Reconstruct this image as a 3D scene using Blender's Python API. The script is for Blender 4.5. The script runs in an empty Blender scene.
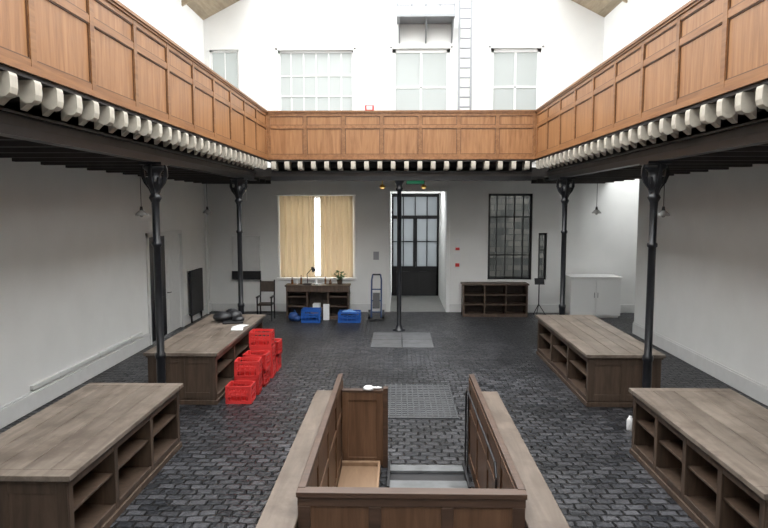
import bpy, bmesh, math, random
from mathutils import Vector, Matrix
random.seed(4)
S = bpy.context.scene

# ------------------------------------------------------------------ builder
class MB:
    def __init__(s, xf=None):
        s.v=[]; s.f=[]; s.m=[]; s.sm=[]; s.xf=xf
    def add(s, vs, fs, m=0, sm=False):
        o=len(s.v)
        for p in vs:
            p = s.xf(*p) if s.xf else p
            s.v.append(tuple(p))
        for f in fs:
            s.f.append([i+o for i in f]); s.m.append(m); s.sm.append(sm)
    def box(s,x0,x1,y0,y1,z0,z1,m=0,rot=None):
        vs=[(x0,y0,z0),(x1,y0,z0),(x1,y1,z0),(x0,y1,z0),(x0,y0,z1),(x1,y0,z1),(x1,y1,z1),(x0,y1,z1)]
        if rot:
            c=Vector(((x0+x1)/2,(y0+y1)/2,(z0+z1)/2))
            R=Matrix.Rotation(rot[1],3,rot[0])
            vs=[tuple(R@(Vector(v)-c)+c) for v in vs]
        s.add(vs,[(0,3,2,1),(4,5,6,7),(0,1,5,4),(1,2,6,5),(2,3,7,6),(3,0,4,7)],m)
    def cyl(s,p0,p1,r,r1=None,seg=12,m=0,sm=True):
        p0=Vector(p0);p1=Vector(p1); r1=r if r1 is None else r1
        d=(p1-p0).normalized()
        a=Vector((0,0,1)) if abs(d.z)<.9 else Vector((1,0,0))
        u=d.cross(a).normalized(); w=d.cross(u)
        vs=[]
        for (p,rr) in ((p0,r),(p1,r1)):
            for i in range(seg):
                t=2*math.pi*i/seg
                vs.append(tuple(p+u*math.cos(t)*rr+w*math.sin(t)*rr))
        s.add(vs,[(i,(i+1)%seg,(i+1)%seg+seg,i+seg) for i in range(seg)],m,sm)
        s.add(vs[:seg],[tuple(range(seg))],m); s.add(vs[seg:],[tuple(range(seg))],m)
    def tube(s,pts,r,seg=8,m=0):
        for a,b in zip(pts[:-1],pts[1:]): s.cyl(a,b,r,seg=seg,m=m)
    def lathe(s,prof,c,seg=20,m=0,sm=True):
        vs=[];n=len(prof)
        for r,z in prof:
            for i in range(seg):
                t=2*math.pi*i/seg
                vs.append((c[0]+r*math.cos(t),c[1]+r*math.sin(t),c[2]+z))
        fs=[(j*seg+i,j*seg+(i+1)%seg,(j+1)*seg+(i+1)%seg,(j+1)*seg+i) for j in range(n-1) for i in range(seg)]
        s.add(vs,fs,m,sm)
        s.add(vs[:seg],[tuple(range(seg))],m); s.add(vs[-seg:],[tuple(range(seg))],m)
    def extr(s,poly,a0,a1,fn,m=0,sm=False):
        n=len(poly)
        vs=[fn(p,a0) for p in poly]+[fn(p,a1) for p in poly]
        s.add(vs,[tuple(range(n)),tuple(range(2*n-1,n-1,-1))],m)
        s.add(vs,[(i,(i+1)%n,(i+1)%n+n,i+n) for i in range(n)],m,sm)
    def ball(s,c,r,m=0,seg=12,sz=1):
        prof=[(max(.0005,r*math.sin(math.pi*k/8)),-r*sz*math.cos(math.pi*k/8)) for k in range(9)]
        s.lathe(prof,c,seg,m)
    def done(s,name,mats,bevel=0,loc=None,parent=None,recalc=True):
        me=bpy.data.meshes.new(name)
        me.from_pydata(s.v,[],s.f)
        for mt in mats: me.materials.append(mt)
        me.polygons.foreach_set('material_index',s.m)
        me.polygons.foreach_set('use_smooth',s.sm)
        if recalc:
            bm=bmesh.new(); bm.from_mesh(me); bmesh.ops.recalc_face_normals(bm,faces=bm.faces); bm.to_mesh(me); bm.free()
        ob=bpy.data.objects.new(name,me); S.collection.objects.link(ob)
        if loc: ob.location=loc
        if bevel:
            b=ob.modifiers.new('bevel','BEVEL'); b.width=bevel; b.segments=2; b.limit_method='ANGLE'
        return ob

def inst(ob,loc,rz=0):
    o=ob.copy(); S.collection.objects.link(o); o.location=loc; o.rotation_euler=(0,0,rz); return o

# ------------------------------------------------------------------ materials
def base(name):
    m=bpy.data.materials.new(name); m.use_nodes=True
    nt=m.node_tree; b=nt.nodes['Principled BSDF']
    return m,nt,b
def setc(i,c): i.default_value=(c[0],c[1],c[2],1)
def simple(name,c,rough=.5,metal=0,noise=.0,ns=6,bump=0,bs=60):
    m,nt,b=base(name); setc(b.inputs['Base Color'],c)
    b.inputs['Roughness'].default_value=rough; b.inputs['Metallic'].default_value=metal
    tc=nt.nodes.new('ShaderNodeTexCoord')
    if noise:
        n=nt.nodes.new('ShaderNodeTexNoise'); n.inputs['Scale'].default_value=ns; n.inputs['Detail'].default_value=5
        nt.links.new(tc.outputs['Object'],n.inputs['Vector'])
        r=nt.nodes.new('ShaderNodeValToRGB'); r.color_ramp.elements[0].position=.3; r.color_ramp.elements[1].position=.7
        r.color_ramp.elements[0].color=tuple(x*(1-noise) for x in c)+(1,)
        r.color_ramp.elements[1].color=tuple(min(1,x*(1+noise)) for x in c)+(1,)
        nt.links.new(n.outputs['Fac'],r.inputs['Fac']); nt.links.new(r.outputs['Color'],b.inputs['Base Color'])
    if bump:
        n2=nt.nodes.new('ShaderNodeTexNoise'); n2.inputs['Scale'].default_value=bs; n2.inputs['Detail'].default_value=3
        nt.links.new(tc.outputs['Object'],n2.inputs['Vector'])
        bp=nt.nodes.new('ShaderNodeBump'); bp.inputs['Strength'].default_value=bump; bp.inputs['Distance'].default_value=.01
        nt.links.new(n2.outputs['Fac'],bp.inputs['Height']); nt.links.new(bp.outputs['Normal'],b.inputs['Normal'])
    return m
def wood(name,c1,c2,axis='y',rough=.5,var=.2,fr=16,stain=None):
    m,nt,b=base(name); L=nt.links.new; N=nt.nodes.new
    tc=N('ShaderNodeTexCoord'); mp=N('ShaderNodeMapping')
    sc={'x':(1.2,fr,fr),'y':(fr,1.2,fr),'z':(fr,fr,1.2)}[axis]
    mp.inputs['Scale'].default_value=sc
    L(tc.outputs['Object'],mp.inputs['Vector'])
    n=N('ShaderNodeTexNoise'); n.inputs['Scale'].default_value=1.0; n.inputs['Detail'].default_value=8; n.inputs['Roughness'].default_value=.62; n.inputs['Distortion'].default_value=.6
    L(mp.outputs['Vector'],n.inputs['Vector'])
    r=N('ShaderNodeValToRGB'); r.color_ramp.elements[0].position=.32; r.color_ramp.elements[1].position=.68
    r.color_ramp.elements[0].color=c1+(1,); r.color_ramp.elements[1].color=c2+(1,)
    L(n.outputs['Fac'],r.inputs['Fac'])
    n2=N('ShaderNodeTexNoise'); n2.inputs['Scale'].default_value=1.7; n2.inputs['Detail'].default_value=3
    L(tc.outputs['Object'],n2.inputs['Vector'])
    g=N('ShaderNodeNewGeometry')
    ad=N('ShaderNodeMath'); ad.operation='ADD'
    L(g.outputs['Random Per Island'],ad.inputs[0]); L(n2.outputs['Fac'],ad.inputs[1])
    mr=N('ShaderNodeMapRange'); mr.inputs['From Min'].default_value=.3; mr.inputs['From Max'].default_value=1.7
    mr.inputs['To Min'].default_value=1-var; mr.inputs['To Max'].default_value=1+var
    L(ad.outputs[0],mr.inputs['Value'])
    hs=N('ShaderNodeHueSaturation'); L(mr.outputs['Result'],hs.inputs['Value']); L(r.outputs['Color'],hs.inputs['Color'])
    out=hs.outputs['Color']
    if stain:
        n4=N('ShaderNodeTexNoise'); n4.inputs['Scale'].default_value=2.6; n4.inputs['Detail'].default_value=6; n4.inputs['Roughness'].default_value=.65
        L(tc.outputs['Object'],n4.inputs['Vector'])
        m4=N('ShaderNodeMapRange'); m4.inputs['From Min'].default_value=.46; m4.inputs['From Max'].default_value=.66; m4.inputs['To Max'].default_value=.75
        L(n4.outputs['Fac'],m4.inputs['Value'])
        mx=N('ShaderNodeMixRGB'); L(m4.outputs['Result'],mx.inputs['Fac']); L(out,mx.inputs['Color1']); mx.inputs['Color2'].default_value=stain+(1,)
        out=mx.outputs['Color']
    L(out,b.inputs['Base Color'])
    b.inputs['Roughness'].default_value=rough
    bp=N('ShaderNodeBump'); bp.inputs['Strength'].default_value=.15; bp.inputs['Distance'].default_value=.005
    L(n.outputs['Fac'],bp.inputs['Height']); L(bp.outputs['Normal'],b.inputs['Normal'])
    return m
def translucent(name,c,diff=.3,ct=None):
    m=bpy.data.materials.new(name); m.use_nodes=True; nt=m.node_tree; nt.nodes.clear()
    N=nt.nodes.new; L=nt.links.new
    o=N('ShaderNodeOutputMaterial'); mx=N('ShaderNodeMixShader'); d=N('ShaderNodeBsdfDiffuse'); t=N('ShaderNodeBsdfTranslucent')
    setc(d.inputs['Color'],c); setc(t.inputs['Color'],ct or c); mx.inputs['Fac'].default_value=1-diff
    L(d.outputs[0],mx.inputs[1]); L(t.outputs[0],mx.inputs[2]); L(mx.outputs[0],o.inputs[0])
    return m
def floor_mat():
    m,nt,b=base('granite_setts'); L=nt.links.new; N=nt.nodes.new
    tc=N('ShaderNodeTexCoord')
    nz=N('ShaderNodeTexNoise'); nz.inputs['Scale'].default_value=2.2; nz.inputs['Detail'].default_value=4
    L(tc.outputs['Object'],nz.inputs['Vector'])
    sub=N('ShaderNodeVectorMath'); sub.operation='SUBTRACT'; sub.inputs[1].default_value=(.5,.5,.5); L(nz.outputs['Color'],sub.inputs[0])
    sc=N('ShaderNodeVectorMath'); sc.operation='SCALE'; sc.inputs['Scale'].default_value=.12; L(sub.outputs[0],sc.inputs[0])
    ad=N('ShaderNodeVectorMath'); ad.operation='ADD'; L(tc.outputs['Object'],ad.inputs[0]); L(sc.outputs[0],ad.inputs[1])
    br=N('ShaderNodeTexBrick'); br.inputs['Scale'].default_value=1; br.inputs['Brick Width'].default_value=.19; br.inputs['Row Height'].default_value=.125
    br.inputs['Mortar Size'].default_value=.018; br.inputs['Mortar Smooth'].default_value=.9; br.inputs['Bias'].default_value=0
    setc(br.inputs['Color1'],(.0075,.0085,.011)); setc(br.inputs['Color2'],(.050,.050,.055)); setc(br.inputs['Mortar'],(.003,.003,.003))
    L(ad.outputs[0],br.inputs['Vector'])
    n2=N('ShaderNodeTexNoise'); n2.inputs['Scale'].default_value=.5; n2.inputs['Detail'].default_value=6; n2.inputs['Roughness'].default_value=.6; L(tc.outputs['Object'],n2.inputs['Vector'])
    mr=N('ShaderNodeMapRange'); mr.inputs['From Min'].default_value=.35; mr.inputs['From Max'].default_value=.65; mr.inputs['To Min'].default_value=.5; mr.inputs['To Max'].default_value=1.6
    L(n2.outputs['Fac'],mr.inputs['Value'])
    hs=N('ShaderNodeHueSaturation'); L(mr.outputs['Result'],hs.inputs['Value']); L(br.outputs['Color'],hs.inputs['Color'])
    L(hs.outputs['Color'],b.inputs['Base Color'])
    n3=N('ShaderNodeTexNoise'); n3.inputs['Scale'].default_value=18; n3.inputs['Detail'].default_value=4; L(tc.outputs['Object'],n3.inputs['Vector'])
    m2=N('ShaderNodeMapRange'); m2.inputs['To Min'].default_value=.2; m2.inputs['To Max'].default_value=.58; L(n3.outputs['Fac'],m2.inputs['Value']); L(m2.outputs['Result'],b.inputs['Roughness'])
    hh=N('ShaderNodeMath'); hh.operation='MULTIPLY'; hh.inputs[1].default_value=-1; L(br.outputs['Fac'],hh.inputs[0])
    h2=N('ShaderNodeMath'); h2.operation='MULTIPLY_ADD'; h2.inputs[1].default_value=.8; L(n3.outputs['Fac'],h2.inputs[0]); L(hh.outputs[0],h2.inputs[2])
    bp=N('ShaderNodeBump'); bp.inputs['Strength'].default_value=1; bp.inputs['Distance'].default_value=.024
    L(h2.outputs[0],bp.inputs['Height']); L(bp.outputs['Normal'],b.inputs['Normal'])
    b.inputs['Specular IOR Level'].default_value=.4
    return m
def brick_mat():
    m,nt,b=base('courtyard_brick'); L=nt.links.new; N=nt.nodes.new
    tc=N('ShaderNodeTexCoord'); mp=N('ShaderNodeMapping'); mp.inputs['Rotation'].default_value=(math.pi/2,0,0); L(tc.outputs['Object'],mp.inputs['Vector'])
    br=N('ShaderNodeTexBrick'); br.inputs['Scale'].default_value=1; br.inputs['Brick Width'].default_value=.5; br.inputs['Row Height'].default_value=.22
    setc(br.inputs['Color1'],(.04,.04,.038)); setc(br.inputs['Color2'],(.15,.135,.12)); setc(br.inputs['Mortar'],(.03,.03,.03))
    L(mp.outputs[0],br.inputs['Vector']); L(br.outputs['Color'],b.inputs['Base Color']); b.inputs['Roughness'].default_value=.9
    return m

M_floor=floor_mat()
M_wall=simple('white_plaster',(.735,.735,.72),.7,noise=.03,ns=1.5,bump=.08,bs=30)
M_trim=simple('trim_paint',(.62,.62,.61),.5,noise=.04)
M_grey=simple('grey_metal_paint',(.27,.28,.29),.5)
M_white=simple('white_paint',(.76,.76,.75),.45)
M_upar=wood('parapet_wood',(.215,.092,.033),(.36,.178,.075),'z',.42,.2,14)
M_upar2=wood('parapet_frame_wood',(.18,.074,.026),(.295,.14,.055),'y',.42,.15,14)
M_corb=simple('corbel_cream',(.48,.44,.37),.6,noise=.12,ns=9)
M_iron=simple('black_iron',(.010,.011,.014),.35,noise=.3,ns=12)
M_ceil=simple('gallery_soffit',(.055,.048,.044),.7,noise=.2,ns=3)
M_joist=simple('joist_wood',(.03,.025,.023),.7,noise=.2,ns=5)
M_top=wood('counter_top_wood',(.125,.098,.078),(.245,.202,.165),'y',.4,.28,10,stain=(.08,.06,.046))
M_ledge=wood('ledge_wood',(.105,.078,.058),(.19,.148,.115),'y',.42,.2,10,stain=(.07,.048,.034))
M_body=wood('counter_body_wood',(.045,.028,.019),(.095,.063,.043),'z',.5,.2,14)
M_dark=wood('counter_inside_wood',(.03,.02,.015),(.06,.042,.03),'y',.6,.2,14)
M_enc=wood('enclosure_wood',(.08,.038,.019),(.155,.083,.046),'z',.42,.15,14)
M_encd=wood('enclosure_frame_wood',(.045,.024,.015),(.09,.051,.033),'x',.4,.15,14)
M_board=wood('pale_board',(.2,.122,.07),(.28,.18,.11),'y',.55,.1,8)
M_roofw=wood('roof_boards',(.30,.235,.155),(.45,.37,.26),'y',.6,.2,8)
M_steel=simple('worn_steel',(.11,.115,.12),.42,.6,noise=.3,ns=14,bump=.2)
M_stone=simple('worn_plate',(.085,.087,.092),.33,.3,noise=.35,ns=5,bump=.15)
M_red=simple('red_plastic',(.60,.04,.038),.4,noise=.1)
M_blue=simple('blue_plastic',(.015,.09,.36),.4)
M_blk=simple('black_plastic',(.012,.012,.014),.45)
M_blackw=simple('black_door_paint',(.007,.007,.009),.35)
M_paper=simple('paper_white',(.7,.7,.7),.7)
M_green=simple('leaf_green',(.04,.12,.03),.6,noise=.4,ns=30)
M_terra=simple('pot_dark',(.10,.07,.05),.6)
M_curt=translucent('curtain_cloth',(.85,.70,.50),.75,(.46,.34,.20))
M_frost=translucent('frosted_glass',(.55,.57,.58),.4,(.30,.315,.325))
M_upgl=translucent('window_glass_upper',(.64,.66,.65),.5,(.36,.38,.37))
M_brick=brick_mat()
M_skin=simple('grey_sign',(.3,.3,.32),.5)
M_yel=simple('brass_lamp',(.75,.5,.12),.3,.5)
M_bottle=simple('amber_bottle',(.12,.05,.02),.15)
def glass(name,c):
    m,nt,b=base(name); setc(b.inputs['Base Color'],c); b.inputs['Roughness'].default_value=.03
    b.inputs['Transmission Weight'].default_value=1; b.inputs['IOR'].default_value=1.05; return m
M_tint=glass('tinted_glass',(.45,.48,.48)); M_clear=glass('clear_glass',(.9,.92,.92))
m,nt,b=base('exit_sign_green'); setc(b.inputs['Base Color'],(.02,.2,.09)); setc(b.inputs['Emission Color'],(.05,.6,.3)); b.inputs['Emission Strength'].default_value=.12; M_exit=m
m,nt,b=base('warm_bulb'); setc(b.inputs['Emission Color'],(1,.6,.15)); b.inputs['Emission Strength'].default_value=1.2; M_bulb=m

# ------------------------------------------------------------------ dims
XL,XR=-5.78,6.0; D=18.8; YF=-2.5
PL,PR,PB=-3.25,3.38,15.5      # parapet faces
RX=7.9; RY=15.7               # recess

def holed(mb,u0,u1,z0,z1,holes,fn):
    us=sorted({u0,u1,*[h[0] for h in holes],*[h[1] for h in holes]}); zs=sorted({z0,z1,*[h[2] for h in holes],*[h[3] for h in holes]})
    for a,b_ in zip(us[:-1],us[1:]):
        for c,d in zip(zs[:-1],zs[1:]):
            um,zm=(a+b_)/2,(c+d)/2
            if any(h[0]<um<h[1] and h[2]<zm<h[3] for h in holes): continue
            fn(a,b_,c,d)
# ------------------------------------------------------------------ shell (floor with stair well)
WELL=(-.1,.8,5.0,6.66)
f=MB(); holed(f,XL-2.5,RX+.3,YF-.3,23.2,[WELL],lambda a,b_,c,d:f.box(a,b_,c,d,-.2,0)); f.done('floor',[M_floor])
w=MB(); w.box(WELL[0]-.1,WELL[0],WELL[2],WELL[3],-1.6,-.2); w.box(WELL[1],WELL[1]+.1,WELL[2],WELL[3],-1.6,-.2)
w.box(WELL[0]-.1,WELL[1]+.1,WELL[2]-.1,WELL[2],-1.6,-.2); w.box(WELL[0]-.1,WELL[1]+.1,WELL[3],WELL[3]+.1,-1.6,-.2); w.box(WELL[0]-.1,WELL[1]+.1,WELL[2]-.1,WELL[3]+.1,-1.7,-1.6)
w.done('wall_stairwell',[simple('cellar_wall',(.12,.12,.12),.8,noise=.2)])

W_CURT=(-3.6,-1.35,1.05,3.53); W_VEST=(-.24,1.46,0,3.68); W_DARK=(2.72,4.05,1.0,3.6); W_SIDE=(4.24,4.5,1.0,2.42)
UW=[(-5.62,-4.75,6.7,7.85),(-3.58,-1.33,4.6,7.82),(-.18,1.53,4.6,7.85),(2.72,4.2,4.6,7.85)]
w=MB(); holed(w,XL-.3,RX+.3,0,12,[W_CURT,W_VEST,W_DARK,W_SIDE]+UW,lambda a,b_,c,d:w.box(a,b_,D,D+.3,c,d)); w.done('wall_back',[M_wall])
DH=(14.15,16.25,0,2.5)
w=MB(); holed(w,YF,D,0,8.75,[DH],lambda a,b_,c,d:w.box(XL-.3,XL,a,b_,c,d)); w.done('wall_left',[M_wall])
w=MB(); w.box(XR,XR+.3,YF,RY,0,8.75); w.box(XR,XR+.3,RY,D,3.98,8.75)
w.box(XR+.3,RX+.3,RY-.3,RY,0,5.2); w.box(RX,RX+.3,RY,D,0,5.2); w.done('wall_right',[M_wall])
w=MB(); w.box(XL-.3,XR+.3,YF-.3,YF,0,12); w.done('wall_front',[M_wall])

# roof: boarded eaves, open glazed middle with rafters
r=MB(); sl=math.tan(math.radians(27))
def roofz(x): return 8.7+(min(x-XL,XR-x))*sl
n=8
for side in (0,1):
    for k in range(n):
        a=k*.2; b2=a+.195
        xa,xb=(XL+a,XL+b2) if side==0 else (XR-b2,XR-a)
        r.extr([(xa,roofz(xa)),(xb,roofz(xb)),(xb,roofz(xb)+.05),(xa,roofz(xa)+.05)],YF,D,lambda p,y:(p[0],y,p[1]),0)
mid=(XL+XR)/2
for y in [YF+.2+i*1.75 for i in range(12)]:
    for side in (0,1):
        xa,xb=(XL,mid) if side==0 else (XR,mid)
        r.extr([(xa,roofz(xa)-.16),(xb,roofz(xb)-.16),(xb,roofz(xb)-.02),(xa,roofz(xa)-.02)],y,y+.07,lambda p,yy:(p[0],yy,p[1]),1)
r.box(mid-.05,mid+.05,YF,D,roofz(mid)-.25,roofz(mid)-.05,1)
r.done('ceiling',[M_roofw,M_roofw])

# gallery slab / soffit
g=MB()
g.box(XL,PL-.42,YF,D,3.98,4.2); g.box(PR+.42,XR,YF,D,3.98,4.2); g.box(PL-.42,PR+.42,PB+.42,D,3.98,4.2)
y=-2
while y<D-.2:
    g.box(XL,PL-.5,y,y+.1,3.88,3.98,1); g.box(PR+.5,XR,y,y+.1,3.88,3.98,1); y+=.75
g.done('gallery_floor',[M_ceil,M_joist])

# baseboards
t=MB(); t.box(XL,XL+.035,YF,DH[0]-.12,0,.27); t.box(XL,XL+.02,YF,DH[0]-.12,.27,.3); t.box(XL,XL+.035,DH[1]+.12,D,0,.27)
t.done('baseboard_left',[M_trim],.006)
t=MB(); t.box(XR-.035,XR,YF,RY,0,.27); t.box(XR-.02,XR,YF,RY,.27,.3); t.done('baseboard_right',[M_trim],.006)
t=MB()
for a,b_ in ((XL+.04,-.36),(1.58,XR+1.8)): t.box(a,b_,D-.035,D,0,.25)
t.done('baseboard_back',[M_trim],.006)
t=MB(); t.box(XL,XL+.05,9.4,13.6,.33,.40); 
for y in (10.2,11.6,13.0): t.box(XL,XL+.055,y,y+.12,.32,.41)
t.done('trim_3',[M_trim],.006)
t=MB(); t.box(-.34,-.24,D-.04,D,0,3.75); t.box(1.46,1.56,D-.04,D,0,3.75); t.box(-.34,1.56,D-.05,D,3.68,3.78); t.done('trim_1',[M_white],.008)

# ---------------- vestibule + glazed door
v=MB(); v.box(-.54,-.24,D+.3,22.5,0,3.9); v.done('wall_vestibule_left',[M_wall])
v=MB(); v.box(1.46,1.76,D+.3,22.5,0,3.9); v.done('wall_vestibule_right',[M_wall])
v=MB(); v.box(-.24,1.46,D+.3,D+.9,3.68,3.9); v.box(-.24,1.46,21.2,22.5,3.68,3.9); v.done('ceiling_vestibule',[M_wall])  # middle left open, an added gap that lets sky light into the vestibule
v=MB(); v.box(-.24,1.46,D-.02,22.5,0,.015); v.done('floor_vestibule',[simple('pale_tile',(.25,.25,.24),.3,noise=.1)])
d=MB(); y0,y1=22.2,22.28
x0,x1=-.235,1.455
d.box(x0,x0+.07,y0,y1,0.015,3.675); d.box(x1-.07,x1,y0,y1,0.015,3.675); d.box(x0,x1,y0,y1,3.56,3.675); d.box(x0,x1,y0-.02,y1,2.78,2.9)
xm=(x0+x1)/2; d.box(xm-.07,xm+.07,y0-.02,y1,0.015,2.8); d.box(x0,x1,y0,y1,0.015,1.08)
for xx in (x0+.07,xm+.07): d.box(xx+.08,xx+.6,y0-.03,y0,.2,.9)
for k in (1,3): xx=x0+(x1-x0)*k/4; d.box(xx-.015,xx+.015,y0,y1,1.08,3.6)
d.box(xm-.015,xm+.015,y0,y1,2.9,3.6); d.box(x0,x1,y0,y1,1.95,1.98)
d.box(x0+.05,x1-.05,y0+.03,y0+.045,1.05,3.6,1)
d.cyl((xm+.02,y0-.06,1.05),(xm+.02,y0-.06,1.25),.012,m=2); d.done('door_1',[M_blackw,M_frost,M_steel])

# left wall door
d=MB(); X0=XL+.002
d.box(X0,X0+.04,DH[0]-.1,DH[0],0,2.6); d.box(X0,X0+.04,DH[1],DH[1]+.1,0,2.6); d.box(X0,X0+.04,DH[0]-.1,DH[1]+.1,2.5,2.6)
d.box(XL-.08,XL-.03,15.3,DH[1],0.01,2.5); d.box(XL-.03,XL-.015,15.42,16.12,.2,1.0); d.box(XL-.03,XL-.015,15.42,16.12,1.15,2.35)
d.cyl((XL+.03,15.36,1.05),(XL+.03,15.48,1.05),.012,m=1); d.cyl((XL-.03,15.36,1.05),(XL+.03,15.36,1.05),.012,m=1)
d.box(XL-.09,XL-.03,DH[0],15.28,.01,2.5,2); d.box(XL-.03,XL-.015,14.3,15.15,.2,1.0,2); d.box(XL-.03,XL-.015,14.3,15.15,1.15,2.35,2)
d.done('door_2',[M_trim,M_steel,M_blackw])

# windows
def window(name,h,nx,rows,fm,gm,bar=.03,fr=.06,y=D+.08):
    a,b_,c,d_=h; o=MB()
    o.box(a,a+fr,y,y+.08,c,d_); o.box(b_-fr,b_,y,y+.08,c,d_); o.box(a,b_,y,y+.08,c,c+fr); o.box(a,b_,y,y+.08,d_-fr,d_)
    for k in range(1,nx):
        xx=a+(b_-a)*k/nx; o.box(xx-bar/2,xx+bar/2,y+.01,y+.07,c,d_)
    for zz in rows: o.box(a,b_,y+.01,y+.07,zz-bar/2,zz+bar/2)
    o.box(a+.02,b_-.02,y+.035,y+.045,c+.02,d_-.02,1)
    return o.done(name,[fm,gm])
window('window_1',UW[0],2,[],M_white,M_upgl)
window('window_2',UW[1],6,[5.5,6.5,7.1],M_white,M_upgl,.035)
window('window_3',UW[2],2,[6.75],M_white,M_upgl,.06,.1)
window('window_4',UW[3],2,[6.75],M_white,M_upgl,.06,.1)
window('window_5',W_CURT,4,[2.6],M_white,M_clear)
window('window_6',W_DARK,5,[1.75,2.9],M_blackw,M_tint,.035,.07)
window('window_7',W_SIDE,1,[1.9],M_blackw,M_tint)
t=MB()
for (a,b_,c,d_) in (W_CURT,)+tuple(UW[1:]):
    t.box(a-.07,a,D-.03,D,c-.07,d_+.07); t.box(b_,b_+.07,D-.03,D,c-.07,d_+.07); t.box(a-.07,b_+.07,D-.03,D,d_,d_+.07); t.box(a-.1,b_+.1,D-.06,D,c-.07,c)
t.done('trim_2',[M_white],.006)
b_=MB(); b_.box(1.8,9,22.7,23,0,7); b_.done('wall_courtyard',[M_brick])

# curtains
c=MB()
def curtain(x0,x1,ph):
    n=90; vs=[]; 
    for i in range(n+1):
        t_=i/n; x=x0+(x1-x0)*t_
        yy=D-.09+.035*math.sin(t_*34+ph)+.012*math.sin(t_*71+ph)
        vs.append((x,yy,W_CURT[2]+.02)); vs.append((x+.01*math.sin(i*.7),D-.09+(yy-D+.09)*.6,W_CURT[3]+.0))
    c.add(vs,[(2*i,2*i+2,2*i+3,2*i+1) for i in range(n)],0,True)
curtain(-3.58,-2.52,.3); curtain(-2.36,-1.37,1.7)
c.cyl((-3.7,D-.09,3.56),(-1.28,D-.09,3.56),.016,m=1)
for xx in (-3.66,-1.3): c.cyl((xx,D-.09,3.56),(xx,D-.001,3.56),.01,m=1)
c.done('curtain',[M_curt,M_white],recalc=False)

# ------------------------------------------------------------------ balcony parapets
def parapet(L,xf,nb,spc=.36,frm=None,ext0=0,ext1=0):
    p=MB(xf); Z0,Z1=4.40,5.52; ZF=5.13
    p.box(0,L,-.05,-.02,Z0,Z1,0)
    p.box(0,L,-.02,.0,Z0,Z0+.1,1); p.box(0,L,-.02,0,ZF,ZF+.08,1); p.box(0,L,-.02,0,Z1-.09,Z1,1)
    p.box(0,L,-.08,.035,Z1,Z1+.04,1); p.box(0,L,-.06,.018,Z1-.03,Z1,1)
    p.box(0,L,-.06,.025,Z0-.03,Z0+.03,1)
    bw=L/nb
    for k in range(nb+1):
        c_=min(max(k*bw,.045),L-.045)
        p.box(c_-.045,c_+.045,-.02,0.004,Z0,Z1-.03,1)
    for k in range(nb):
        a=k*bw+.045; b2=(k+1)*bw-.045
        for (za,zb) in ((Z0+.1,ZF),(ZF+.08,Z1-.09)):
            q=.014
            p.box(a,b2,-.021,-.008,za,za+q,2); p.box(a,b2,-.021,-.008,zb-q,zb,2)
            p.box(a,a+q,-.021,-.009,za,zb,2); p.box(b2-q,b2,-.021,-.009,za,zb,2)
    p.box(0,L,-.45,.0,4.325,4.37,3)
    prof=[(-.34,4.325),(0.01,4.325),(.02,4.30),(.022,4.20),(.01,4.15),(-.02,4.125),(-.06,4.12),(-.1,4.14),(-.13,4.18),(-.2,4.20),(-.27,4.18),(-.34,4.12)]
    u=.1
    while u<L-.1:
        p.extr(prof,u,u+.11,lambda q_,uu:(uu,q_[0],q_[1]),4)
        u+=spc
    a0,a1=-ext0,L+ext1
    p.box(a0,a1,-.52,-.36,3.87,3.895,5); p.box(a0,a1,-.52,-.36,4.08,4.105,5); p.box(a0,a1,-.455,-.425,3.87,4.33,5)
    p.box(a0,a1,-.43,-.42,4.1,4.33,3)
    return p
mats=[M_upar,M_upar2,simple('moulding_dark',(.10,.043,.017),.45),M_joist,M_corb,M_iron]
YP=-2.1
p=parapet(PB-YP,lambda u,v,z:(PL+v,YP+u,z),16,ext1=.4); p.done('balcony_railing',mats)
p=parapet(PB-YP,lambda u,v,z:(PR-v,YP+u,z),16,ext1=.4); p.done('balcony_railing.001',mats)
p=parapet(PR-PL,lambda u,v,z:(PL+u,PB-v,z),7,spc=.33); p.done('balcony_railing.002',mats)

# ------------------------------------------------------------------ columns
def column(x,y,cap=True,R=.056):
    c=MB(); H=3.87
    if cap:
        c.box(x-.17,x+.17,y-.17,y+.17,H-.04,H)
        prof=[(.15,-.04),(.165,-.06),(.165,-.09),(.12,-.12),(.085,-.17),(.10,-.22),(.12,-.27),(.11,-.33),(.075,-.40),(.062,-.47),(.08,-.50),(.095,-.53),(.08,-.56),(.06,-.6),(R,-.7),(R*.97,-1.2),(.075,-1.22),(.075,-1.26),(R,-1.28)]
        prof=[(r_,H+z) for r_,z in prof]+[(R*1.05,.95),(.08,.93),(.08,.87),(R*1.2,.84),(R*1.2,.2),(.09,.17),(.11,.1),(.13,.06),(.14,0)]
        prof.reverse(); c.lathe(prof,(x,y,0),20)
        for sx in (-1,1):   # scroll brackets
            pts=[(.05,-.50),(.09,-.40),(.16,-.31),(.205,-.2),(.2,-.1),(.18,-.04),(.14,-.04),(.155,-.12),(.145,-.21),(.10,-.28),(.05,-.33)]
            c.extr(pts,-.022,.022,lambda q,a:(x+sx*q[0],y+a,H+q[1]),0)
            c.extr(pts,-.022,.022,lambda q,a:(x+a,y+sx*q[0],H+q[1]),0)
        for k in range(8):
            t_=k*math.pi/4; c.cyl((x+math.cos(t_)*.105,y+math.sin(t_)*.105,H-.33),(x+math.cos(t_)*.125,y+math.sin(t_)*.125,H-.22),.018,seg=6)
    else:
        prof=[(.17,0),(.17,.03),(.10,.05),(.085,.12),(R,.16),(R*.95,3.6),(.09,3.62),(.09,3.68),(R,3.7),(.1,3.8),(.14,3.87)]
        c.lathe(prof,(x,y,0),20)
    return c
for i,(x,y,cp) in enumerate([(-3.7,9.42,1),(3.83,9.42,1),(-3.7,14.4,1),(3.83,14.4,1)]):
    column(x,y).done('cast_iron_column' if i==0 else 'cast_iron_column.%03d'%i,[M_iron])
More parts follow.
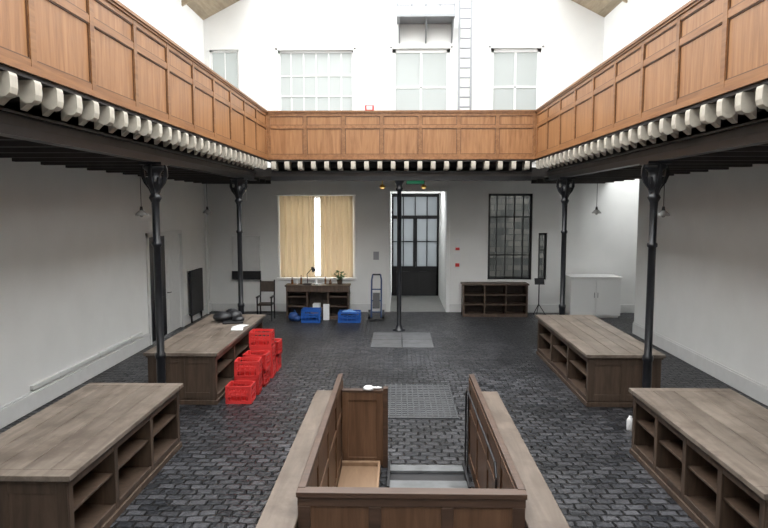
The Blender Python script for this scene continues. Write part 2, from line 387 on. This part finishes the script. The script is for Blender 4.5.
column(.03,15.94,False,.06).done('cast_iron_column.004',[M_iron])

# ------------------------------------------------------------------ counters
def counter(name,x0,x1,y0,y1,side,nb=3,H=.86):
    """side=+1: open shelves face +X ; -1: face -X"""
    o=MB(lambda x,y,z:((x,y,z) if side>0 else (x0+x1-x,y,z)))
    T=.05; bx0,bx1,by0,by1=x0+.05,x1-.05,y0+.05,y1-.05
    nbd=5; e=.14
    o.box(x0,x1,y0,y0+e-.003,H-T,H,0); o.box(x0,x1,y1-e+.003,y1,H-T,H,0)
    wd=(x1-x0)/nbd
    for k in range(nbd): o.box(x0+k*wd+.003,x0+(k+1)*wd-.003,y0+e,y1-e,H-T,H-.001*(k%2),0)
    o.box(x0+.025,x1-.025,y0+.025,y1-.025,H-T-.03,H-T,1)
    zb=H-T-.03
    o.box(bx0,bx1,by0,by1,0,.1,1); o.box(bx0-.02,bx1+.02,by0-.02,by1+.02,0,.07,1)
    o.box(bx0,bx0+.03,by0+.03,by1-.03,.1,zb,1)
    for (a,b2,fa,fb) in ((by0,by0+.03,by0-.012,by0+.001),(by1-.03,by1,by1-.001,by1+.012)):
        o.box(bx0,bx1,a,b2,.1,zb,1)
        xmid=(bx0+bx1)/2
        for (xa,xb) in ((bx0,bx0+.1),(bx1-.1,bx1),(xmid-.05,xmid+.05)): o.box(xa,xb,fa,fb,.1,zb-.001,1)
        for (xa,xb) in ((bx0+.1,xmid-.05),(xmid+.05,bx1-.1)):
            o.box(xa,xb,fa,fb,.1,.2,1); o.box(xa,xb,fa,fb,zb-.1,zb-.001,1)
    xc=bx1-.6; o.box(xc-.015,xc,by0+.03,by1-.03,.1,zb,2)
    o.box(xc,bx1-.01,by0+.03,by1-.03,.1,.125,1)
    o.box(xc,bx1-.03,by0+.03,by1-.03,.44,.465,1)
    L=by1-by0; st=[by0+.04]+[by0+L*k/nb for k in range(1,nb)]+[by1-.04]
    for k in range(1,nb): yy=st[k]; o.box(xc,bx1-.015,yy-.015,yy+.015,.125,zb,1)
    for yy in st: o.box(bx1-.02,bx1+.006,yy-.038,yy+.038,.1,zb-.001,1)
    for a,b2 in zip(st[:-1],st[1:]):
        o.box(bx1-.02,bx1+.004,a+.038,b2-.038,zb-.07,zb-.001,1); o.box(bx1-.02,bx1+.004,a+.038,b2-.038,.1,.15,1)
    return o.done(name,[M_top,M_body,M_dark],.004)
counter('shelf_counter',-4.12,-2.86,5.15,8.03,1,3)
counter('shelf_counter.001',3.0,4.3,4.95,7.95,-1,4)
counter('shelf_counter.002',-4.1,-2.9,9.72,13.35,1,3)
counter('shelf_counter.003',3.0,4.25,9.75,13.45,-1,3)

# ------------------------------------------------------------------ stair enclosure
e=MB()
xi0,xi1,ya,yb=-.70,.90,4.45,7.6; th=.04; H=1.1
def pwall(x0,x1,inner):
    e.box(x0,x1,ya,yb,0,H-.03,0); e.box(x0-.006,x1+.012,ya,yb+.02,H-.03,H+.015,2)
    s=1 if inner>0 else -1; xf=x1 if s>0 else x0
    a,b2=(xf,xf+.014) if s>0 else (xf-.014,xf)
    a2,b3=(xf,xf+.012) if s>0 else (xf-.012,xf)
    n=4
    for k in range(n+1):
        yy=ya+(yb-ya)*k/n; yy=min(max(yy,ya+.05),yb-.05); e.box(a,b2,yy-.05,yy+.05,0,H-.03,1)
    e.box(a2,b3,ya,yb,0,.14,1); e.box(a2,b3,ya,yb,H-.13,H-.03,1); e.box(a2,b3,ya,yb,.62,.7,1)
pwall(xi0-th,xi0,1); pwall(xi1,xi1+th,-1)
for (a,b2,o1,o2) in ((-1.02,xi0-th,-.98,-.95),(xi1+th,1.24,1.17,1.2)):
    e.box(a,b2,4.1,yb-.02,.86,.91,3); e.box(o1,o2,4.2,yb-.08,0,.86,0); e.box(min(a,b2)+.04,max(a,b2),yb-.1,yb-.06,0,.86,0)
    e.box(min(a,b2)+.04,max(a,b2)-.04,4.2,4.24,0,.86,0)
e.box(xi0-th,xi1+th,ya-.055,ya,0,H-.03,1); e.box(xi0-th-.008,xi1+th+.008,ya-.08,ya+.02,H-.03,H+.01,2)
e.box(xi0-th,xi1+th,ya-.068,ya-.055,H-.10,H-.03,2); e.box(xi0-th,xi1+th,ya-.068,ya-.055,0,.15,2)
for k in range(4):
    xx=xi0+.0+(xi1-xi0)*k/3; xx=min(max(xx,xi0+.01),xi1-.01); e.box(xx-.045,xx+.045,ya-.07,ya-.055,.15,H-.10,2)
e.box(xi0+.015,-.14,7.42,7.46,.02,.94,0); e.box(xi0+.015,-.12,7.4,7.48,.94,.97,2)
for xx in (xi0+.015,-.26): e.box(xx,xx+.08,7.403,7.42,.02,.94,1)
for zz in (.02,.84): e.box(xi0+.015,-.18,7.406,7.42,zz,zz+.1,1)
e.box(-.18,-.12,7.38,7.48,0,1.0,2)
e.done('stair_enclosure',[M_enc,M_enc,M_encd,M_ledge],.004)
o=MB(); o.box(-.68,-.21,5.2,7.36,0,.05); o.box(-.68,-.21,7.3,7.36,.05,.1); o.box(-.24,-.21,5.2,7.3,.05,.1); o.done('wooden_pallet_board',[M_board],.004)
M_st=simple('step_steel',(.15,.157,.16),.4,.3,noise=.25)
o=MB()
o.box(-.12,.82,6.68,7.36,.0,.015,1)
o.box(-.12,.82,7.19,7.36,0.015,.05,0); o.box(-.1,.8,6.66,6.9,.015,.06,0); o.box(-.1,.8,6.62,6.66,-.04,.06,0)
for xx in (-.12,.79): o.box(xx,xx+.03,6.66,7.36,.015,.1,1)
for k in range(1,7):
    z=-.2*k; y=6.63-.26*k
    o.box(-.09,.79,y,y+.27,z-.02,z,1); o.box(-.09,.79,y-.01,y+.03,z-.03,z+.005,0)
o.done('metal_steps',[M_st,M_blk],.003)
o=MB(); o.tube([(.84,7.45,0),(.84,7.45,.93),(.84,7.35,1.0),(.84,5.2,1.0),(.84,5.1,.9),(.84,5.1,0)],.012)
o.tube([(.84,7.2,.0),(.84,7.2,.98)],.009); o.done('metal_handrail',[M_blk])
o=MB(); 
o.lathe([(.001,0),(.07,0),(.065,.02),(.05,.035),(.001,.04)],(-.36,7.44,.974),10); o.cyl((-.31,7.44,.99),(-.2,7.43,.99),.014); o.ball((-.24,7.44,.992),.018)
o.done('crumpled_cloth',[M_paper])

# floor plates
o=MB(); o.box(-.23,.93,9.15,10.95,0,.012,1)
for k in range(13): xx=-.23+k*1.13/12; o.box(xx,xx+.02,9.15,10.95,.012,.02)
for k in range(19): yy=9.15+k*1.78/18; o.box(-.23,.93,yy,yy+.02,.012,.019)
o.done('floor_grate',[M_steel,M_stone])
o=MB()
for a,b2 in ((-.62,.09),(.11,.82)):
    for c_,d_ in ((13.9,14.72),(14.74,15.6)): o.box(a,b2,c_,d_,0,.015)
o.done('floor_plate',[simple('pale_plate',(.13,.13,.135),.33,.3,noise=.35,ns=4,bump=.15)],.004)

# ------------------------------------------------------------------ crates
def crate(mat,name,loc,w_=.42,d_=.34,h=.29):
    o=MB(); x,y=w_/2,d_/2; t_=.018
    o.box(-x,x,-y,y,.01,.03)
    for sx in (-1,1):
        for sy in (-1,1):
            o.box(min(sx*x,sx*(x-.05)),max(sx*x,sx*(x-.05)),min(sy*y,sy*(y-.05)),max(sy*y,sy*(y-.05)),0,h)
    for za,zb in ((0,.05),(.12,.15),(h-.045,h),(h-.11,h-.09)):
        for sy in (-1,1): o.box(-x,x,min(sy*y,sy*(y-t_)),max(sy*y,sy*(y-t_)),za,zb)
        for sx in (-1,1): o.box(min(sx*x,sx*(x-t_)),max(sx*x,sx*(x-t_)),-y,y,za,zb)
    for k in range(1,5):
        xx=-x+k*w_/5
        for sy in (-1,1): o.box(xx-.006,xx+.006,min(sy*y,sy*(y-t_)),max(sy*y,sy*(y-t_)),.03,h-.05)
        o.box(xx-.003,xx+.003,-y+.01,y-.01,.03,h*.5)
    for k in range(1,4):
        yy=-y+k*d_/4
        for sx in (-1,1): o.box(min(sx*x,sx*(x-t_)),max(sx*x,sx*(x-t_)),yy-.006,yy+.006,.03,h-.05)
        o.box(-x+.01,x-.01,yy-.003,yy+.003,.03,h*.5)
    return o.done(name,[mat],loc=loc)
cr=crate(M_red,'bottle_crate',(-2.60,9.98,0))
h=.292
for (x,y,nn,rz) in ((-2.58,10.45,2,.1),(-2.56,10.95,2,-.08),(-2.56,11.5,3,.06),(-2.54,12.0,2,-.05)):
    for j in range(nn):
        inst(cr,(x+random.uniform(-.015,.015),y,j*h),rz+random.uniform(-.04,.04))
bc=crate(M_blue,'storage_crate',(-1.35,17.15,0),.62,.4,.3)
b2=inst(bc,(-2.42,17.1,0)); b2.scale=(.85,.9,1.25)
o=MB()
for px,py,pz,r_ in ((-1.45,17.15,.26,.12),(-1.25,17.12,.25,.11),(-1.35,17.2,.29,.1)): o.ball((px,py,pz),r_,sz=.6)
o.done('plastic_bag',[simple('pale_blue_bag',(.15,.3,.6),.4)])
o=MB()
for px,py,r_,s_ in ((-2.93,17.15,.15,.9),(-2.82,17.1,.12,.8)): o.ball((px,py,r_*s_),r_,0,14,s_)
o.tube([(-2.93,17.15,.24),(-2.9,17.15,.33),(-2.84,17.12,.22)],.012); o.done('dark_blue_bag',[simple('navy_cloth',(.012,.05,.18),.6)])

# ------------------------------------------------------------------ back shelves
def lowshelf(name,x0,x1,y0,y1,H,nb,desk=False):
    o=MB(); o.box(x0-.03,x1+.03,y0-.03,y1,H-.045,H,0)
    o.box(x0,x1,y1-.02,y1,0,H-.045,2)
    for k in range(nb+1):
        xx=x0+(x1-x0)*k/nb; xx=min(max(xx,x0+.02),x1-.02); o.box(xx-.02,xx+.02,y0,y1,0,H-.045,1)
    for k in range(nb):
        if desk and k==1: continue
        a=x0+(x1-x0)*k/nb; b2=x0+(x1-x0)*(k+1)/nb
        o.box(a,b2,y0+.005,y1,.0,.09,1)
        for zz in (H*.35,H*.64): o.box(a,b2,y0+.02,y1,zz,zz+.025,1)
    if desk:
        o.box(x0,x1,y0-.01,y0+.02,H-.19,H-.045,1)
        for k in range(3):
            c_=x0+(x1-x0)*(k+.5)/nb; o.cyl((c_,y0-.03,H-.115),(c_,y0,H-.115),.02,m=2)
    return o.done(name,[M_body,M_body,M_dark],.004)
lowshelf('writing_desk',-3.2,-1.4,17.5,17.95,.98,3,True)
lowshelf('low_bookshelf',1.9,3.78,17.95,18.45,.98,3)
o=MB(); z=.981
for i,(x,r_,hh,mm) in enumerate(((-3.05,.035,.2,0),(-2.92,.04,.16,1),(-2.8,.03,.26,0),(-2.35,.035,.2,1),(-1.95,.04,.15,0),(-2.1,.03,.22,0))):
    o.lathe([(r_,0),(r_,hh*.6),(r_*.4,hh*.78),(r_*.4,hh)],(x,17.7+.03*(i%3),z),10,mm)
o.done('bottle_group',[M_bottle,M_paper])
o=MB(); o.box(-2.72,-2.5,17.6,17.8,z,z+.03,0); o.tube([(-2.6,17.7,z+.02),(-2.62,17.7,z+.3),(-2.45,17.65,z+.48)],.012); o.cyl((-2.47,17.66,z+.5),(-2.4,17.62,z+.4),.03,.07); o.done('desk_lamp',[M_blk])
o=MB(); o.lathe([(.06,0),(.085,.14),(.09,.14)],(-1.68,17.7,z),12,0)
for k in range(40):
    t_=random.uniform(0,6.28); rr=random.uniform(.03,.17); hz=random.uniform(.16,.4)
    cx,cy,cz=-1.68+rr*math.cos(t_),17.7+rr*math.sin(t_),z+hz
    o.tube([(-1.68,17.7,z+.12),(cx,cy,cz)],.004,5,1)
    a=.06; o.add([(cx-a*math.cos(t_),cy-a*math.sin(t_),cz-.02),(cx+a*math.sin(t_)*.5,cy-a*math.cos(t_)*.5,cz),(cx+a*math.cos(t_),cy+a*math.sin(t_),cz-.01),(cx-a*math.sin(t_)*.5,cy+a*math.cos(t_)*.5,cz+.015)],[(0,1,2,3)],1)
o.done('potted_plant',[M_terra,M_green])
o=MB(); o.box(-2.12,-1.95,17.35,17.45,0,.45,1); o.box(-2.5,-2.2,17.6,17.85,0,.3,0); o.box(-2.45,-2.25,17.6,17.85,.3,.42,1)
o.done('carton_group',[M_board,M_paper],.004)

# chair
o=MB(); cx,cy=-3.75,17.35
for sx in (-.2,.2):
    o.tube([(cx+sx,cy-.2,0),(cx+sx,cy-.2,.66),(cx+sx,cy+.2,.66)],.02); o.tube([(cx+sx,cy+.24,0),(cx+sx,cy+.2,.45),(cx+sx,cy+.28,1.12)],.02)
o.box(cx-.2,cx+.2,cy-.22,cy+.2,.44,.48,1); o.box(cx-.2,cx+.2,cy+.24,cy+.27,.78,1.08,1,rot=('X',-.12))
o.tube([(cx-.2,cy-.2,.2),(cx+.2,cy-.2,.2)],.012); o.tube([(cx-.2,cy+.2,.2),(cx+.2,cy+.2,.2)],.012)
for sx in(-.2,.2): o.box(cx+sx-.03,cx+sx+.03,cy-.24,cy+.15,.66,.69,0)
o.done('armchair',[M_blk,M_dark])
# hand truck
o=MB(); cx,cy=-.62,17.6
for sx in (-.14,.14): o.tube([(cx+sx,cy-.1,.05),(cx+sx,cy+.2,1.1),(cx+sx*.8,cy+.28,1.25)],.024,m=1)
o.tube([(cx-.112,cy+.28,1.25),(cx+.112,cy+.28,1.25)],.024,m=0)
for q in (.15,.45,.75): o.tube([(cx-.14,cy-.1+.3*q,.05+1.05*q),(cx+.14,cy-.1+.3*q,.05+1.05*q)],.018,m=1)
o.box(cx-.1,cx+.1,cy-.02,cy+.02,.3,.75,0,rot=('X',-.28))
o.box(cx-.18,cx+.18,cy-.32,cy-.09,.02,.035,0)
for sx in (-.2,.2): o.cyl((cx+sx-.03,cy+.03,.13),(cx+sx+.03,cy+.03,.13),.13,seg=20,m=0); o.cyl((cx+sx-.035,cy+.03,.13),(cx+sx+.035,cy+.03,.13),.05,seg=12,m=1)
o.done('hand_truck',[M_blk,simple('truck_blue',(.02,.05,.14),.4)])
# music stand
o=MB(); cx,cy=4.15,18.2
o.tube([(cx,cy,.3),(cx,cy,1.0)],.016)
for t_ in (0,2.1,4.2): o.tube([(cx,cy,.35),(cx+.22*math.cos(t_),cy+.22*math.sin(t_),.01)],.012)
o.box(cx-.14,cx+.14,cy-.03,cy-.015,.95,1.12,0,rot=('X',-.35)); o.box(cx-.14,cx+.14,cy-.1,cy-.03,.94,.955); o.done('music_stand',[M_blk])
# white cabinet in recess
M_cab=simple('cabinet_white',(.66,.66,.65),.5)
o=MB(); o.box(4.98,6.42,17.85,18.6,.06,1.16); o.box(5.02,6.38,17.9,18.6,0,.06); o.box(4.96,6.44,17.82,18.62,1.16,1.2)
for a in (5.0,5.71): o.box(a,a+.69,17.835,17.85,.08,1.14)
for a in (5.65,5.75): o.cyl((a,17.81,.6),(a,17.81,.75),.008,m=1); 
o.done('white_cabinet',[M_cab,M_steel],.005)
# electrical panel on back wall
o=MB(); Q=D-.002; o.box(-5.05,-4.2,Q-.1,Q,1.05,2.32,0); o.box(-5.0,-4.25,Q-.115,Q-.1,1.35,2.28,0); o.box(-5.06,-4.19,Q-.13,Q,1.0,1.26,1); o.done('electrical_panel',[M_trim,M_blk],.004)
# dark radiator on left wall
o=MB()
for k in range(12): yy=16.75+k*.085; o.box(XL+.05,XL+.12,yy,yy+.07,.2,1.45)
o.box(XL+.04,XL+.1,16.73,17.75,.22,.27); o.box(XL+.04,XL+.1,16.73,17.75,1.36,1.41)
for yy in (16.8,17.65): o.box(XL+.06,XL+.1,yy,yy+.04,0,.22)
o.done('radiator',[M_blk],.008)
o=MB(); o.cyl((XL+.08,18.3,0),(XL+.08,18.3,3.98),.03); o.cyl((-4.6,D-.05,3.4),(-4.6,D-.05,3.98),.02); o.done('wall_pipe',[M_white])

# pendant lamps
M_en=simple('enamel_shade',(.35,.35,.34),.25)
for i,(x,y) in enumerate(((-4.6,11.05),(-4.6,14.9),(4.62,10.95),(4.62,14.6))):
    o=MB(); o.cyl((x,y,3.98),(x,y,3.94),.05); o.cyl((x,y,3.95),(x,y,3.2),.006,seg=6)
    o.lathe([(.02,.16),(.03,.1),(.035,.08)],(x,y,3.05),12); o.lathe([(.11,0),(.1,.03),(.06,.07),(.035,.09)],(x,y,3.05),16,1); o.ball((x,y,3.06),.035,1,sz=1.2)
    o.done('pendant_lamp' if i==0 else 'pendant_lamp.%03d'%i,[M_blk,M_en])
for i,x in enumerate((-.42,.68)):
    o=MB(); o.cyl((x,16.6,3.98),(x,16.6,3.8),.012,seg=8); o.lathe([(.03,.08),(.08,.02),(.08,0),(.001,-.01)],(x,16.6,3.72),16,0); o.ball((x,16.6,3.71),.05,1,sz=.6)
    o.done('ceiling_spotlight' if i==0 else 'ceiling_spotlight.001',[M_yel,M_bulb])
o=MB(); o.box(.2,.68,PB+.55,PB+.6,3.78,3.9,0); o.box(.22,.66,PB+.54,PB+.55,3.795,3.885,1); 
for xx in (.3,.58): o.cyl((xx,PB+.575,3.9),(xx,PB+.575,3.98),.006,seg=6)
o.done('exit_sign',[M_blk,M_exit])
o=MB(); o.box(1.72,1.88,Q-.01,Q,2.0,2.25,0); o.box(1.7,1.9,Q-.012,Q,1.6,1.8,0); o.box(1.74,1.86,Q-.05,Q,1.9,1.98,1);o.box(1.74,1.86,Q-.05,Q,1.4,1.5,1); o.done('wall_notice',[M_paper,M_red])
o=MB(); o.box(-.75,-.58,Q-.01,Q,1.6,1.85); o.done('wall_poster',[M_skin])
o=MB(); o.box(-.82,-.6,PB+.0,PB+.06,5.561,5.69,0); o.box(-.78,-.64,PB-.01,PB,5.58,5.67,1); o.done('alarm_sign',[M_red,M_paper],.005)

# clutter on counter
o=MB(); z=.862
for (x,y,r_,s_) in ((-3.6,12.5,.2,.5),(-3.4,12.65,.17,.6),(-3.25,12.4,.13,.5),(-3.5,12.85,.15,.7)): o.ball((x,y,z+r_*s_),r_,0,16,s_)
o.box(-3.55,-3.15,12.2,12.5,z,z+.04,0,rot=('Z',.3)); o.done('black_bag',[M_blk],.01)
o=MB(); o.box(-3.2,-2.98,11.55,11.85,z,z+.012,0,rot=('Z',.2)); o.box(-3.18,-2.98,11.75,12.05,z+.012,z+.022,0,rot=('Z',-.3)); o.done('paper_stack',[M_paper])
o=MB(); o.lathe([(.04,0),(.045,.01),(.045,.15),(.03,.18),(.02,.19),(.02,.21)],(3.34,8.75,0),16); o.done('plastic_bottle',[M_paper])

# ladder and catwalk high on back wall
o=MB()
for x in (1.77,2.12): o.box(x-.03,x+.03,D-.22,D-.17,4.25,11)
z=4.45
while z<10.9: o.cyl((1.77,D-.195,z),(2.12,D-.195,z),.024,seg=8); z+=.28
for z in (4.8,6.6,8.4,10.2):
    for x in (1.77,2.12): o.box(x-.015,x+.015,D-.2,D-.002,z,z+.03)
o.done('wall_ladder',[M_grey])
o=MB(); o.box(-.05,1.6,D-.75,D-.002,8.55,8.62,0)
for x in (-.05,.35,.75,1.15,1.56): o.box(x,x+.04,D-.75,D-.71,8.62,9.7)
for z in (8.85,9.1,9.35,9.68): o.box(-.05,1.6,D-.75,D-.71,z,z+.035)
for x in (0,.78,1.54): o.extr([(D-.002,8.0),(D-.002,8.55),(D-.7,8.55)],x,x+.04,lambda p,xx:(xx,p[0],p[1]),0)
o.done('maintenance_catwalk',[M_grey])

# ------------------------------------------------------------------ light
wd=bpy.data.worlds.new('overcast_sky'); S.world=wd; wd.use_nodes=True
bg=wd.node_tree.nodes['Background']; bg.inputs['Color'].default_value=(.97,.99,1,1); bg.inputs['Strength'].default_value=7.4
S.view_settings.view_transform='Standard'

cam=bpy.data.cameras.new('camera'); co=bpy.data.objects.new('camera',cam); S.collection.objects.link(co)
cam.lens=620/768*36; cam.sensor_width=36; cam.clip_end=200
co.location=(0,0,3.2); co.rotation_euler=(math.radians(90-5.25),0,math.radians(1.3)); S.camera=co
